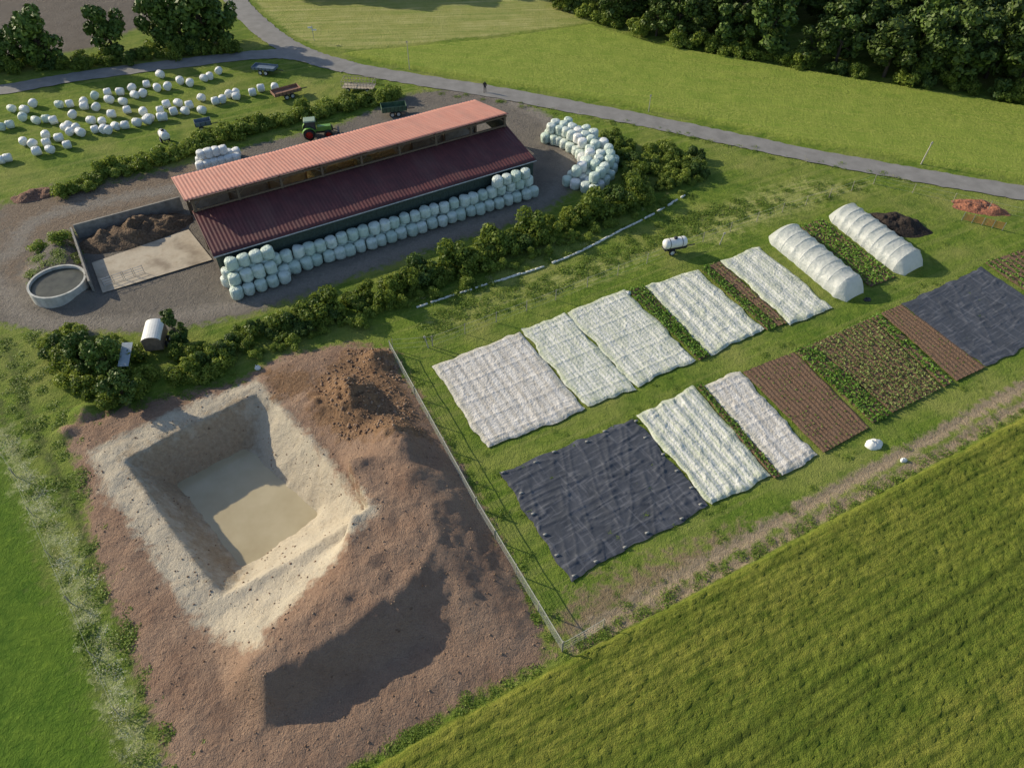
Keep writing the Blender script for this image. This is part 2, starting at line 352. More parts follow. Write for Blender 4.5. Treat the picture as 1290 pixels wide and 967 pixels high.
# ------------------------------------------------------------------ foliage prototypes
L_sh=leafmat("shrub_leaves",(.07,.125,.020),(.28,.35,.055),.33)
L_sh2=leafmat("shrub_leaves_bright",(.12,.19,.025),(.38,.44,.08),.35)
L_sh3=leafmat("shrub_leaves_dark",(.04,.085,.02),(.14,.21,.045),.25)
L_lt=leafmat("weed_leaves",(.13,.21,.03),(.36,.43,.08),.33)
L_tr=leafmat("tree_leaves",(.035,.075,.014),(.13,.195,.034),0,(.05,.07,.012),.6)
L_tm=leafmat("roadside_tree_leaves",(.05,.10,.018),(.18,.26,.045),0)
L_pale=leafmat("pale_grass",(.35,.38,.15),(.6,.58,.32),.35)
L_crop=leafmat("crop_leaves",(.10,.22,.03),(.26,.42,.07),.3)
L_let=leafmat("lettuce_leaves",(.18,.25,.06),(.36,.42,.15),.3)
bark=simple("bark",(.09,.07,.05),.9,.4,6)
def leaves(cent,rad,n,size,up=.3,fill=.55,zmin=.05):
    cent=np.array(cent);rad=np.array(rad); pr=rad**2/np.sum(rad**2)
    k=rng.choice(len(rad),n,p=pr); d=rng.normal(size=(n,3)); d[:,2]+=up; d/=np.linalg.norm(d,axis=1)[:,None]
    r=rad[k]*(fill+(1.05-fill)*rng.random(n)**.6)
    p=cent[k]+d*r[:,None]*np.array([1,1,.85]); p[:,2]=np.maximum(p[:,2],zmin)
    nn=d+rng.normal(size=(n,3))*.6; nn/=np.linalg.norm(nn,axis=1)[:,None]
    t=np.cross(nn,rng.normal(size=(n,3))); t/=np.linalg.norm(t,axis=1)[:,None]; bb=np.cross(nn,t)
    s1=(size*(.6+.8*rng.random(n)))[:,None]; s2=s1*(.45+.3*rng.random(n))[:,None]
    V=np.stack([p-t*s1,p+bb*s2-t*s1*.1,p+t*s1,p-bb*s2-t*s1*.1],1).reshape(-1,3)
    return V,np.arange(n*4).reshape(n,4)
def shrub(name,R,H,n,size,mat,nb=12,up=.3):
    c=[];r=[]
    for i in range(nb):
        a=random.uniform(0,6.28);q=R*math.sqrt(random.random())*.75; rr=R*random.uniform(.2,.48)
        c.append((q*math.cos(a),q*math.sin(a),random.uniform(.25,.9)*H*(1-.4*(q/R)))); r.append(rr)
    V,Fq=leaves(c,r,n,size,up); return mesh_np(name,V,Fq,[mat])
SHR=[shrub("shrub",1.7,2.4,1500,.15,L_sh) for _ in range(3)]+[shrub("shrub",1.6,2.0,1400,.14,L_sh2),shrub("shrub",1.5,2.2,1400,.15,L_sh2),shrub("shrub",1.6,2.7,1500,.14,L_sh3,9)]
SHL=[shrub("shrub_light",1.5,1.6,1100,.13,L_lt) for _ in range(3)]
def low(name,R,n,size,mat,h=.22):
    a=rng.random(n)*6.28; q=R*rng.random(n)**.7; p=np.stack([q*np.cos(a),q*np.sin(a),.04+h*rng.random(n)*(1-.6*q/R)],1)
    nn=rng.normal(size=(n,3))*.5+np.array([0,0,1]); nn/=np.linalg.norm(nn,axis=1)[:,None]
    t=np.cross(nn,rng.normal(size=(n,3))); t/=np.linalg.norm(t,axis=1)[:,None]; bb=np.cross(nn,t); s1=(size*(.6+.8*rng.random(n)))[:,None]
    V=np.stack([p-t*s1,p+bb*s1*.4,p+t*s1,p-bb*s1*.4],1).reshape(-1,3); return mesh_np(name,V,np.arange(n*4).reshape(n,4),[mat])
L_gr=leafmat("grass_blades",(.12,.21,.03),(.30,.38,.065),.3)
GRS=[low("grass_tuft",.75,110,.10,L_gr) for _ in range(3)]
PALE=[low("pale_tuft",.6,45,.07,L_pale,.3),low("flower_tuft",.6,40,.06,leafmat("umbel_flowers",(.5,.52,.35),(.75,.75,.62),.2),.3)]
WEED=GRS+[low("weed",.7,120,.12,L_lt,.35)]
def tree_mesh(name,R,H,n,size,mat,nb=22,base=.25):
    b=MB(); c=[];r=[]
    th=H*.45
    b.cyl((0,0,-.3),(0,0,th),R*.07,R*.045,8,1)
    for i in range(nb):
        a=random.uniform(0,6.28); zz=random.uniform(base,.88); q=R*math.sqrt(random.random())*.72*math.sin(math.pi*min(1,(zz-base+.25)/(1.25-base)))**.5
        p=(q*math.cos(a),q*math.sin(a),zz*H); c.append(p); r.append(R*random.uniform(.2,.36))
        if i%3==0: b.cyl((0,0,th*random.uniform(.5,1)),p,R*.03,R*.01,5,1,False)
    V,Fq=leaves(c,r,n,size,up=.35)
    i0=len(b.v); b.v+=[tuple(x) for x in V.tolist()]; b.f+=[tuple(x) for x in (Fq+i0).tolist()]; b.mi+=[0]*len(Fq)
    return b.mesh(name,[mat,bark])
TREE=[tree_mesh("tree",4.2,11,3000,.33,L_tr,base=.18) for _ in range(4)]
BTREE=[tree_mesh("bush_tree",2.9,6,3400,.23,L_tm,base=.12) for _ in range(3)]
CON=tree_mesh("conifer",1.1,4.2,2200,.15,L_sh3,22,.08)
def inst(mesh,parent,x,y,z,s,name,sz=None):
    o=bpy.data.objects.new(name,mesh); link(o,parent); o.location=(x,y,z); o.rotation_euler=(0,0,random.uniform(0,6.28)); o.scale=(s,s,(sz or s)); return o
def along(parent,px,n,wid,protos,s0,s1,name,z=0):
    P=smooth(SS(px),8); L=np.cumsum([0]+[np.linalg.norm(P[i+1]-P[i]) for i in range(len(P)-1)])
    for k in range(n):
        t=random.random()*L[-1]; i=min(np.searchsorted(L,t)-1,len(P)-2); i=max(i,0); f=(t-L[i])/(L[i+1]-L[i]+1e-9)
        p=P[i]*(1-f)+P[i+1]*f; d=P[i+1]-P[i]; d=d/np.linalg.norm(d); o=random.gauss(0,wid/3.2) if wid<2.6 else random.uniform(-wid,wid)/2
        s=random.uniform(s0,s1); inst(random.choice(protos),parent,p[0]-d[1]*o,p[1]+d[0]*o,z,s,name,s*random.uniform(.75,1.2))
def along_even(parent,px,n,wid,protos,s0,s1,name):
    P=smooth(SS(px),8); L=np.cumsum([0]+[np.linalg.norm(P[i+1]-P[i]) for i in range(len(P)-1)])
    for k in range(n):
        t=(k+random.random())/n*L[-1]; i=max(0,min(np.searchsorted(L,t)-1,len(P)-2)); f=(t-L[i])/(L[i+1]-L[i]+1e-9)
        p=P[i]*(1-f)+P[i+1]*f; d=P[i+1]-P[i]; d=d/np.linalg.norm(d); o=random.uniform(-wid,wid)/2
        s=random.uniform(s0,s1); inst(random.choice(protos),parent,p[0]-d[1]*o,p[1]+d[0]*o,0,s,name,s*random.uniform(.65,1.35))
def scatter(parent,px,n,protos,s0,s1,name,hz=False):
    for p in inpoly(SS(px),n):
        s=random.uniform(s0,s1); inst(random.choice(protos),parent,p[0],p[1],gh(p[0],p[1]) if hz else 0,s,name)
hg=empty("hedge")
along_even(hg,[(225,470),(290,444),(360,414),(430,394),(500,370),(560,346),(620,324),(680,300),(740,274),(800,250),(850,228),(885,212)],80,2.8,SHR,.45,1.0,"shrub")
along(hg,[(330,420),(430,388),(560,340),(680,295),(800,245)],20,2.0,SHR,.9,1.4,"shrub")
along_even(hg,[(240,478),(360,428),(500,385),(640,330),(760,284),(880,222)],70,3.0,SHL,.3,.7,"undergrowth")
hg=empty("hedge")
scatter(hg,[(765,172),(830,182),(885,205),(850,230),(790,238),(775,205)],36,SHR,.45,.95,"shrub")
scatter(hg,[(765,172),(830,182),(885,205),(850,230),(790,238),(775,205)],16,SHL,.5,.9,"shrub")
hg=empty("hedge")
scatter(hg,[(45,425),(100,418),(150,425),(190,470),(185,505),(150,520),(115,500),(70,460)],26,SHR,.5,.95,"shrub")
scatter(hg,[(45,425),(100,418),(150,425),(190,470),(185,505),(150,520),(115,500),(70,460)],34,SHL,.4,.9,"shrub")
scatter(hg,[(215,440),(290,440),(260,490),(225,495)],14,SHR,.5,.8,"shrub")
for u,v,s in ((105,455,.6),(140,470,.7),(160,508,.65)):
    p=S(u,v); inst(random.choice(BTREE),None,p[0],p[1],0,s,"deciduous_tree")
p=S(228,432); inst(CON,None,p[0],p[1],0,1.1,"conifer_tree")
hg=empty("hedge")
along_even(hg,[(70,245),(120,228),(180,207),(250,185),(320,163),(380,148),(440,133),(500,128)],90,3.2,SHL,.6,1.15,"shrub")
along(hg,[(250,182),(320,160),(380,145),(440,130),(500,124)],16,2.5,SHR,.4,.8,"shrub")
hg=empty("hedge")
along_even(hg,[(-60,92),(0,88),(60,84),(130,80),(200,72),(300,62)],50,3.5,SHR,.6,1.1,"shrub")
for u,v,s in ((62,82,1.45),(42,82,1.1),(145,68,1.3),(210,60,1.4),(232,58,1.5),(262,58,1.75),(285,52,1.2),(15,84,.9),(-30,88,1.2)):
    p=S(u,v); o=inst(random.choice(BTREE),None,p[0],p[1],0,s,"deciduous_tree")
# trees just beyond the top of the photo whose shadows reach the mown field
for u,v,s in ((345,-14,1.5),(372,-20,1.9),(400,-16,1.8),(440,-24,2.1),(480,-20,1.9),(530,-26,2.0)):
    p=S(u,v); inst(random.choice(BTREE),None,p[0],p[1],0,s,"deciduous_tree")
fo=empty("forest")
edge=SS([(690,0),(745,22),(830,50),(900,64),(1000,82),(1100,98),(1200,112),(1320,132),(1500,150)])
for row in range(7):
    for i in range(len(edge)-1):
        a,b_=edge[i],edge[i+1]; L=np.linalg.norm(b_-a); d=(b_-a)/L; nn=np.array([-d[1],d[0]])
        for k in range(max(1,int(L/4.8))):
            t=(k+random.random())*4.8; p=a+d*t+nn*(1.5+row*5.3+random.uniform(-1.2,1.2)); s=random.uniform(.75,1.25)
            inst(TREE[random.randrange(4)],fo,p[0],p[1],0,s,"tree",s*random.uniform(.75,1.0))
along(fo,[(690,2),(745,24),(830,52),(900,66),(1000,84),(1100,100),(1200,114),(1320,134)],45,1.5,SHR,.8,1.4,"shrub")
wd=empty("weeds")
for p in inpoly(SS([(72,295),(95,292),(112,345),(125,372),(100,386),(60,386),(35,370),(45,320)]),70):
    c=S(78,366)
    if math.hypot(p[0]-c[0],p[1]-c[1])<3.6: continue
    s=random.uniform(.6,1.1); inst(random.choice(WEED+SHL[:1]),wd,p[0],p[1],gh(p[0],p[1]),s,"weed",s*.8)
along(wd,[(0,545),(30,600),(80,690),(125,810),(180,965)],120,1.5,PALE,.5,1.1,"pale_tuft",.05)
along(wd,[(15,425),(60,560),(110,700),(170,850),(230,985)],120,4.5,GRS,.5,1.1,"weed")
along(wd,[(890,268),(960,250),(1000,240),(1090,235)],60,3.0,PALE[:1]+GRS,.5,1.1,"tuft")
along(wd,[(530,385),(620,355),(720,318),(800,285),(870,245)],70,2.4,WEED+PALE[:1],.5,1,"tuft")
along(wd,[(495,450),(560,560),(640,705),(700,820)],70,1.6,GRS,.4,.9,"tuft")
along(wd,[(440,975),(560,905),(700,832),(850,752),(1000,672),(1290,518)],130,1.0,GRS,.4,.9,"tuft")
along(wd,[(470,105),(600,124),(700,140),(850,168),(1000,200),(1150,228)],90,1.4,GRS+PALE[:1],.5,.9,"tuft")
along(wd,[(100,570),(150,520),(240,500),(320,475)],40,1.4,WEED,.4,.9,"tuft")
scatter(wd,[(500,440),(620,400),(860,300),(1000,262),(1100,240),(860,270),(700,340),(540,395)],220,GRS,.5,1.1,"tuft")
scatter(wd,[(510,460),(720,820),(1290,480),(1200,300)],200,GRS,.3,.7,"tuft")
# ------------------------------------------------------------------ BARN
EV=3.75
A=S(270,320,EV);B=S(672,200,EV)
BE=(B-A);BL=float(np.linalg.norm(BE));BA=math.atan2(BE[1],BE[0])
barn=empty("hay_barn",(A[0],A[1],0)); barn.rotation_euler=(0,0,BA)
D1,Z1,D2,Z2,D3,Z3=7.1,5.05,6.9,6.65,15.7,4.9
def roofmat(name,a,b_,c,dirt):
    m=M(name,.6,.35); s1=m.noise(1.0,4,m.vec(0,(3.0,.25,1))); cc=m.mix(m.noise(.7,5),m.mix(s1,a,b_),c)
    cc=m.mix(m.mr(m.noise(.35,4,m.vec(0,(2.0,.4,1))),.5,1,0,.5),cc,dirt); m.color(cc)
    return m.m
rU=roofmat("roof_red",(.40,.16,.12),(.54,.24,.18),(.46,.22,.17),(.34,.17,.14)); rL=roofmat("roof_red_shaded",(.10,.030,.034),(.16,.048,.048),(.08,.028,.032),(.14,.07,.065))  # lower roof: red darkened to include the shade it lies in
def roof(name,x0,x1,y0,z0,y1,z1,mat,pitch=.42,am=.05):
    b=MB(); L=x1-x0; n=int(L/pitch*6); nv=12
    def fn(u,v):
        x=x0+u*L; k=am*(abs(math.sin(math.pi*x/pitch))**2.0)
        st=-.015*(v*nv/2%1)
        return (x,y0+(y1-y0)*v,z0+(z1-z0)*v+k+st+.02*math.sin(x*.7+v*3))
    b.grid(fn,n,nv); o=b.obj(name,[mat],barn,True); so_=o.modifiers.new("s","SOLIDIFY"); so_.thickness=.05; so_.offset=-1
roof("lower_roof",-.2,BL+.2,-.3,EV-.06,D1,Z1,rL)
roof("upper_roof",-.6,BL+.3,D2-.35,Z2+.08,D3,Z3,rU)
wood=simple("barn_timber",(.16,.12,.085),.85,.4,8); dgreen=simple("green_cladding",(.05,.075,.066),.6,.3,3); conc=simple("concrete",(.30,.28,.25),.9,.3,1.5,bump=.03)
straw=simple("straw",(.48,.38,.16),.95,.35,6,bump=.06); flr=simple("barn_floor",(.16,.14,.12),.95,.3,2)
b=MB()
nb=9
for i in range(nb):
    x=.15+i*(BL-.3)/(nb-1)
    b.box(x-.12,x+.12,.05,.3,0,EV-.2); b.box(x-.13,x+.13,D1-.35,D1-.1,0,Z2-.2); b.box(x-.13,x+.13,D3-.8,D3-.55,0,Z3-.1)
    b.cyl((x,.1,EV-.27),(x,D1-.2,Z1-.22),.11,seg=4); b.cyl((x,D2-.1,Z2-.2),(x,D3-.1,Z3-.2),.13,seg=4)
    b.cyl((x,D1-.2,Z2-1.2),(x,D1+1.6,Z2-.65),.07,seg=4)
    if i<nb-1:
        dx=(BL-.3)/(nb-1); b.cyl((x,D1-.22,Z2-1.0),(x+.9,D1-.22,Z2-.35),.06,seg=4); b.cyl((x+dx,D1-.22,Z2-1.0),(x+dx-.9,D1-.22,Z2-.35),.06,seg=4)
for (y,z) in ((.1,EV-.3),(D1-.25,Z1+.1),(D1-.25,Z2-.3),(D3-.7,Z3-.25)): b.box(-.1,BL+.1,y-.08,y+.08,z-.1,z+.1)
b.obj("timber_frame",[wood],barn)
b=MB(); b.box(.02,BL-.02,-.02,.04,.9,EV-.2); 
for i in range(int(BL/.35)): b.box(.05+i*.35,.09+i*.35,-.05,-.022,.9,EV-.2)
b.obj("front_cladding",[dgreen],barn)
b=MB(); b.box(0,BL,-.1,.045,0,.895); b.box(0,BL,D3-.5,D3-.4,0,1.6); b.obj("plinth_wall",[conc],barn)
b=MB(); b.quadv([(BL-.05,.1,.9),(BL-.05,D1-.4,.9),(BL-.05,D1-.4,Z1-.35),(BL-.05,.1,EV-.3)]); b.quadv([(.05,.1,2.2),(.05,D1-.4,2.2),(.05,D1-.4,Z1-.35),(.05,.1,EV-.3)][::-1])
b.quadv([(BL-.05,D1,3.2),(BL-.05,D3-.8,3.2),(BL-.05,D3-.8,Z3-.3),(BL-.05,D1,Z2-.5)])
o=b.obj("gable_boards",[dgreen],barn); k=o.modifiers.new("s","SOLIDIFY"); k.thickness=.05
b=MB(); b.quadv([(0,.05,.12),(BL,.05,.12),(BL,D3-.5,.12),(0,D3-.5,.12)]); b.obj("floor",[flr],barn)
b=MB()
for i in range(6):
    for j in range(3):
        for k in range(3 if i%3 else 4):
            x=14+i*1.9; b.box(x,x+1.8,7.6+j*1.3,8.82+j*1.3,.13+k*1.15,1.23+k*1.15)
b.obj("straw_bales",[straw],barn,bevel=.06)
b=MB(); b.cyl((-.6,D3+.05,Z3-.05),(BL+.3,D3+.05,Z3-.05),.09,seg=8); b.cyl((-.2,-.38,EV-.15),(BL+.2,-.38,EV-.15),.08,seg=8); b.obj("gutter",[simple("zinc",(.35,.36,.37),.4,.2,3,metal=.7)],barn)
# ------------------------------------------------------------------ wrapped bales
bm=M("bale_wrap",.38,.45); bc=bm.mix(bm.rnd(),(.54,.66,.58),(.72,.78,.73)); bc=bm.mix(bm.mr(bm.noise(2.2,4),.45,1,0,.6),bc,(.34,.45,.38)); bm.color(bc); bm.bump(bm.noise(5,4),.07,.9)
wmat=M("bale_wrap_white",.4,.45); bc=wmat.mix(wmat.rnd(),(.72,.74,.73),(.82,.82,.81)); bc=wmat.mix(wmat.mr(wmat.noise(2.2,4),.55,1,0,.35),bc,(.5,.56,.54)); wmat.color(bc); wmat.bump(wmat.noise(5,4),.06,.8)
def bale_mesh(mat,seed):
    b=MB(); prof=[(0,-.6),(.36,-.6),(.55,-.56),(.64,-.45),(.665,-.2),(.66,.15),(.645,.42),(.56,.56),(.36,.61),(0,.62)]; n=20
    def fn(u,v):
        k=min(int(round(v*(len(prof)-1))),len(prof)-1); r,z=prof[k]; a=u*2*math.pi; r*=1+.04*math.sin(a*3+seed)+.025*math.sin(a*7+seed*2+z*5)
        return (r*math.cos(a),r*math.sin(a),z+.05*math.sin(a*2+seed)*r)
    b.grid(fn,n,len(prof)-1); return b.mesh("bale",[mat],True)
BG=[bale_mesh(bm.m,i) for i in range(3)]; BW=[bale_mesh(wmat.m,i+5) for i in range(3)]
def bale(parent,p,z,ms,lie=None,sc_=1):
    o=bpy.data.objects.new("bale",random.choice(ms)); link(o,parent); o.location=(p[0],p[1],z+.6)
    s=random.uniform(.94,1.05)*sc_; o.scale=(s,s,s)
    if lie is None: o.rotation_euler=(random.uniform(-.09,.09),random.uniform(-.09,.09),random.uniform(0,6))
    else: o.rotation_euler=(math.pi/2,random.uniform(-.1,.1),lie+random.uniform(-.25,.25)); o.location.z=z+.62*s
st=empty("wrapped_bale_stack")
e=np.array([math.cos(BA),math.sin(BA)]);n_=np.array([-e[1],e[0]]); A2=A[:2]
nrow=int((BL+.5)/1.28)
for i in range(nrow):
    for (d,z,off) in ((-.85,0,0),(-2.05,0,.6),(-1.15,1.15,.2)):
        p=A2+e*(.4+i*1.28+off+random.uniform(-.1,.1))+n_*(d+random.uniform(-.14,.14)); bale(st,p,z,BG,None,.98)
for i in range(5): bale(st,A2+e*(.6+i*1.3)+n_*-3.25,0,BG)
for i in range(4): bale(st,A2+e*(.9+i*1.3)+n_*-2.4,1.15,BG)
for i in range(4): bale(st,A2+e*(1.2+i*1.3)+n_*-1.3,2.3,BG)
for i in range(4): bale(st,A2+e*(BL-5.8+i*1.3)+n_*-1.2,2.3,BG)
st=empty("wrapped_bale_stack")
cl=smooth(SS([(692,170),(715,176),(737,188),(752,203),(752,220),(730,240)]),10)
Lc=np.cumsum([0]+[np.linalg.norm(cl[i+1]-cl[i]) for i in range(len(cl)-1)])
for (off,z) in ((-2.0,0),(-.7,0),(.6,0),(1.9,0),(-1.3,1.2),(0,1.2),(1.3,1.2)):
    t=.3+(z>0)*.5
    while t<Lc[-1]:
        i=max(0,min(np.searchsorted(Lc,t)-1,len(cl)-2)); f=(t-Lc[i])/(Lc[i+1]-Lc[i]); p=cl[i]*(1-f)+cl[i+1]*f; d=cl[i+1]-cl[i]; d=d/np.linalg.norm(d)
        if z<1 or random.random()<.85: bale(st,p+np.array([-d[1],d[0]])*(off+random.uniform(-.12,.12))+d*random.uniform(-.12,.12),z,BG+BW[:1])
        t+=1.33
st=empty("wrapped_bale_stack")
for i in range(6):
    for j in range(2): 
        p=S(254+i*9,214-i*2-j*7); bale(st,p,0,BW,None,.9)
        if i<4 and j==0: bale(st,S(258+i*9,212-i*2-3),1.05,BW,None,.9)
fb=empty("wrapped_bales")
def row(a,b_,n,skip=.12,ms=BW,j=4):
    for i in range(n):
        if random.random()<skip: continue
        t=i/(n-1); bale(fb,S(a[0]+(b_[0]-a[0])*t+random.uniform(-j,j),a[1]+(b_[1]-a[1])*t+random.uniform(-j,j)),0,ms,random.choice((.3,1.2,1.9)),.86)
row((0,161),(62,150),5,0,BG); row((15,142),(120,127),8,.1,BG+BW); row((66,154),(215,112),11,.1); row((135,122),(205,101),5,.1); row((232,108),(280,97),5,0)
row((30,186),(205,150),13,.05); row((45,197),(140,168),6,.3); row((85,168),(160,145),6,.1); row((170,147),(345,113),13,.1); row((190,156),(300,127),8,.2); row((0,208),(14,203),2,0); row((60,171),(90,160),2,0)
# ------------------------------------------------------------------ garden covers
def quad(px,z=0): return [S(u,v,z) for u,v in px]
def bil(Q,s,t):
    a,b_,c,d=Q; return (a*(1-s)+b_*s)*(1-t)+(d*(1-s)+c*s)*t
def cover(name,px,mat,kind,nst=4,amp=.1,seed=0,res=.12):
    Q=[q[:2] for q in quad(px)]; Lu=np.linalg.norm(Q[1]-Q[0]); Lv=np.linalg.norm(Q[3]-Q[0]); nu=int(Lu/res);nv=int(Lv/res)
    s,t=np.meshgrid(np.linspace(0,1,nu+1),np.linspace(0,1,nv+1),indexing='ij')
    U=s*Lu;V=t*Lv
    P=(Q[0][None,None]*((1-s)*(1-t))[...,None]+Q[1][None,None]*(s*(1-t))[...,None]+Q[2][None,None]*(s*t)[...,None]+Q[3][None,None]*((1-s)*t)[...,None])
    ed=np.minimum(np.minimum(U,Lu-U),np.minimum(V,Lv-V)); wob=np.clip(1-ed/1.0,0,1)
    P[...,0]+=wob*.4*fbm(U*.7,V*.7,3,seed+20); P[...,1]+=wob*.4*fbm(U*.7,V*.7,3,seed+31)
    rid=lambda x:1-np.abs(x)*2.2
    if kind=="fleece":
        h=.05+.06*np.abs(np.sin(math.pi*U/Lu*nst))**.35+amp*.5*np.maximum(rid(fbm(U*.9,V*.35,3,seed)),0)**3
        sv=(V+.12*fbm(U*.5,V*.1,2,seed+9))
        h+=.05*np.exp(-((sv%(2.4)-1.2)/.12)**2)+.03*np.exp(-(((sv+.7)%(2.4)-1.2)/.08)**2)
    elif kind=="net":
        h=.06+.10*(.5+.5*np.sin(2*math.pi*U/Lu*nst))+.07*np.abs(fbm(U*1.6,V*1.6,3,seed))+amp*.6*np.maximum(rid(fbm(U*.8,V*.8,2,seed+3)),0)**3
    else:
        h=.03+amp*.7*np.maximum(rid(fbm(U*.22,V*1.1,2,seed)),0)**9+.012*fbm(U*.9,V*.6,2,seed+2)+.5*amp*np.maximum(rid(fbm(U*.8+V*.3,V*.15,2,seed+7)),0)**10
    h=h*np.clip(ed/.25,0.15,1)+.06
    h=np.maximum(h,.06)+.06*fbm(P[...,0]*.25,P[...,1]*.25,3)+.03
    idx=np.arange((nu+1)*(nv+1)).reshape(nu+1,nv+1)
    Fq=np.stack([idx[:-1,:-1],idx[1:,:-1],idx[1:,1:],idx[:-1,1:]],-1).reshape(-1,4)[:, ::-1]
    me=mesh_np(name,np.stack([P[...,0].ravel(),P[...,1].ravel(),h.ravel()],1),Fq,[mat],True)
    uv=me.uv_layers.new(name="UVMap"); UVv=np.stack([U.ravel(),V.ravel()],1)[Fq.ravel()]
    uv.data.foreach_set("uv",UVv.astype(np.float32).ravel())
    at=me.attributes.new("edge",'FLOAT','POINT'); at.data.foreach_set("value",ed.ravel().astype(np.float32))
    return link(bpy.data.objects.new(name,me))
def fleece(name,a,b_,stripe,period,green):
    m=M(name,.75,.25); uv=m.tc.outputs["UV"]
    n1=m.noise(1.1,5,m.vec(0,(1.0,.5,1),uv),lo=.35,hi=.68); c=m.mix(n1,a,b_)
    wv=m.mr(m.wave(.5/period,uv,1.2),.45,.85)
    c=m.mix(m.math('MULTIPLY',wv,m.noise(2.5,4,uv)),c,stripe)
    c=m.mix(m.mr(m.noise(.5,3,uv),.5,1,0,.4),c,stripe)
    c=m.mix(m.mr(m.math('ADD',m.attr("edge"),m.mr(n1,0,1,-.3,.3)),0,.7,.45,0),c,green)
    m.color(c); m.bump(m.noise(4.5,4,uv),.05,.9); return m.m
fl1=fleece("fleece_white",(.56,.53,.49),(.76,.73,.69),(.42,.39,.34),1.4,(.40,.40,.30)); fl2=fleece("fleece_net",(.56,.57,.50),(.80,.79,.74),(.38,.43,.31),.7,(.34,.40,.24))
m=M("black_ground_cover",.5,.35); uv=m.tc.outputs["UV"]
n1=m.noise(.5,3,m.vec(0,(1,.5,1),uv)); c=m.mix(n1,(.048,.053,.065),(.078,.084,.102)); c=m.mix(m.mr(m.noise(1.6,5,m.vec(.1,(.3,2.6,1),uv)),.6,.8,0,.5),c,(.16,.165,.19)); c=m.mix(m.mr(m.noise(1.2,4,m.vec(.1,(2.2,.25,1),uv)),.65,.85,0,.4),c,(.17,.175,.2)); m.color(c); m.bump(m.noise(1.6,4,uv),.03,.8); blk=m.m
cover("fleece_cover",[(545,462),(655,418),(737,517),(613,567)],fl1,"fleece",4,.1,1)
cover("fleece_cover",[(657,416),(712,395),(800,490),(739,515)],fl2,"fleece",3,.12,2)
cover("fleece_cover",[(713,394),(786,366),(878,454),(801,489)],fl2,"fleece",4,.12,3)
cover("fleece_cover",[(814,362),(877,340),(962,415),(896,450)],fl2,"net",5,.1,4)
cover("fleece_cover",[(908,330),(955,311),(1048,388),(996,410)],fl2,"net",3,.08,5)
cover("fleece_cover",[(800,525),(874,488),(972,600),(895,637)],fl2,"net",6,.12,6)
cover("fleece_cover",[(886,486),(932,469),(1030,575),(986,600)],fl1,"fleece",2,.14,7)
cover("ground_cover_fabric",[(630,595),(799,527),(892,638),(717,733)],blk,"black",1,.13,8)
cover("ground_cover_fabric",[(1136,384),(1238,337),(1345,412),(1241,464)],blk,"black",1,.1,9)
bagm=simple("sandbag",(.3,.3,.29),.9,.3,5)
def bags(px,n):
    b=MB()
    for a,c in zip(px,px[1:]+px[:1]):
        for k in range(n):
            p=S(a[0]+(c[0]-a[0])*(k+random.uniform(-.2,.2))/n,a[1]+(c[1]-a[1])*k/n); r=.11
            b.cyl((p[0],p[1],.14),(p[0]+.3,p[1]+.1,.2),r,.08,7)
    b.obj("sandbags",[bagm],None,True)
bags([(636,597),(796,532),(886,637),(719,727)],5)
sb=M("bed_soil",.95,.15); f1=sb.noise(5,5,rough=.7); sb.color(sb.mix(sb.noise(1,4),sb.mix(f1,(.15,.09,.058),(.27,.172,.115)),(.21,.14,.098))); sb.bump(f1,.12)
def bed(name,px,rows,crop=None,cover_=.6,size=.12,per=.35):
    Q=[q[:2] for q in quad(px)]; Lu=float(np.linalg.norm(Q[1]-Q[0])); Lv=float(np.linalg.norm(Q[3]-Q[0])); root=empty(name,(0,0,0))
    nu=rows*6; nv=max(8,int(Lv/.4)); b=MB()
    def fn(u,v):
        p=bil(Q,u,v); k=.5-.5*math.cos(2*math.pi*u*rows); e2=.12*float(vn(p[0]*.9,p[1]*.9)); return (p[0]+e2,p[1]+e2,.10+.08*k+.03*vn(p[0]*4,p[1]*4)+.06*float(fbm(p[0]*.25,p[1]*.25,3)))
    b.grid(fn,nu,nv); b.f=[f[::-1] for f in b.f]; b.obj("soil_ridges",[sb.m],root,True)
    if crop:
        c=[];r=[]
        for i in range(rows):
            k=0.
            while k<Lv:
                if random.random()<cover_:
                    p=bil(Q,(i+.5)/rows,min(1,k/Lv)); c.append((p[0]+random.gauss(0,.04),p[1]+random.gauss(0,.04),.2)); r.append(size*random.uniform(.7,1.3))
                k+=per
        V,Fq=leaves(c,r,len(c)*9,size*.55,up=.8,fill=.3,zmin=.12); link(bpy.data.objects.new("crop_rows",mesh_np("crop_rows",V,Fq,[crop])),root)
bed("vegetable_bed",[(935,470),(1000,445),(1094,540),(1036,572)],13,L_crop,.35,.09)
bed("vegetable_bed",[(1001,444),(1022,435),(1122,522),(1098,535)],5,L_crop,1,.22,.25)
bed("vegetable_bed",[(1023,435),(1096,402),(1186,490),(1123,521)],14,L_let,.97,.17,.22)
bed("vegetable_bed",[(1097,402),(1107,397),(1200,482),(1188,489)],2,L_crop,1,.22,.25)
bed("vegetable_bed",[(1109,396),(1135,385),(1240,464),(1204,481)],7,L_crop,.3,.08)
bed("vegetable_bed",[(876,488),(884,485),(984,600),(974,604)],2,L_crop,1,.18,.25)
bed("vegetable_bed",[(790,368),(811,361),(893,449),(881,455)],5,L_crop,1,.2,.22)
bed("vegetable_bed",[(882,340),(892,336),(979,412),(966,417)],3,L_crop,1,.2,.22)
bed("vegetable_bed",[(893,336),(906,331),(992,408),(980,412)],3,L_let,.5,.14)
bed("vegetable_bed",[(1003,290),(1035,277),(1128,350),(1096,363)],7,L_crop,1,.22,.25)
bed("vegetable_bed",[(1240,333),(1330,300),(1440,370),(1348,408)],14,L_crop,.9,.2,.3)
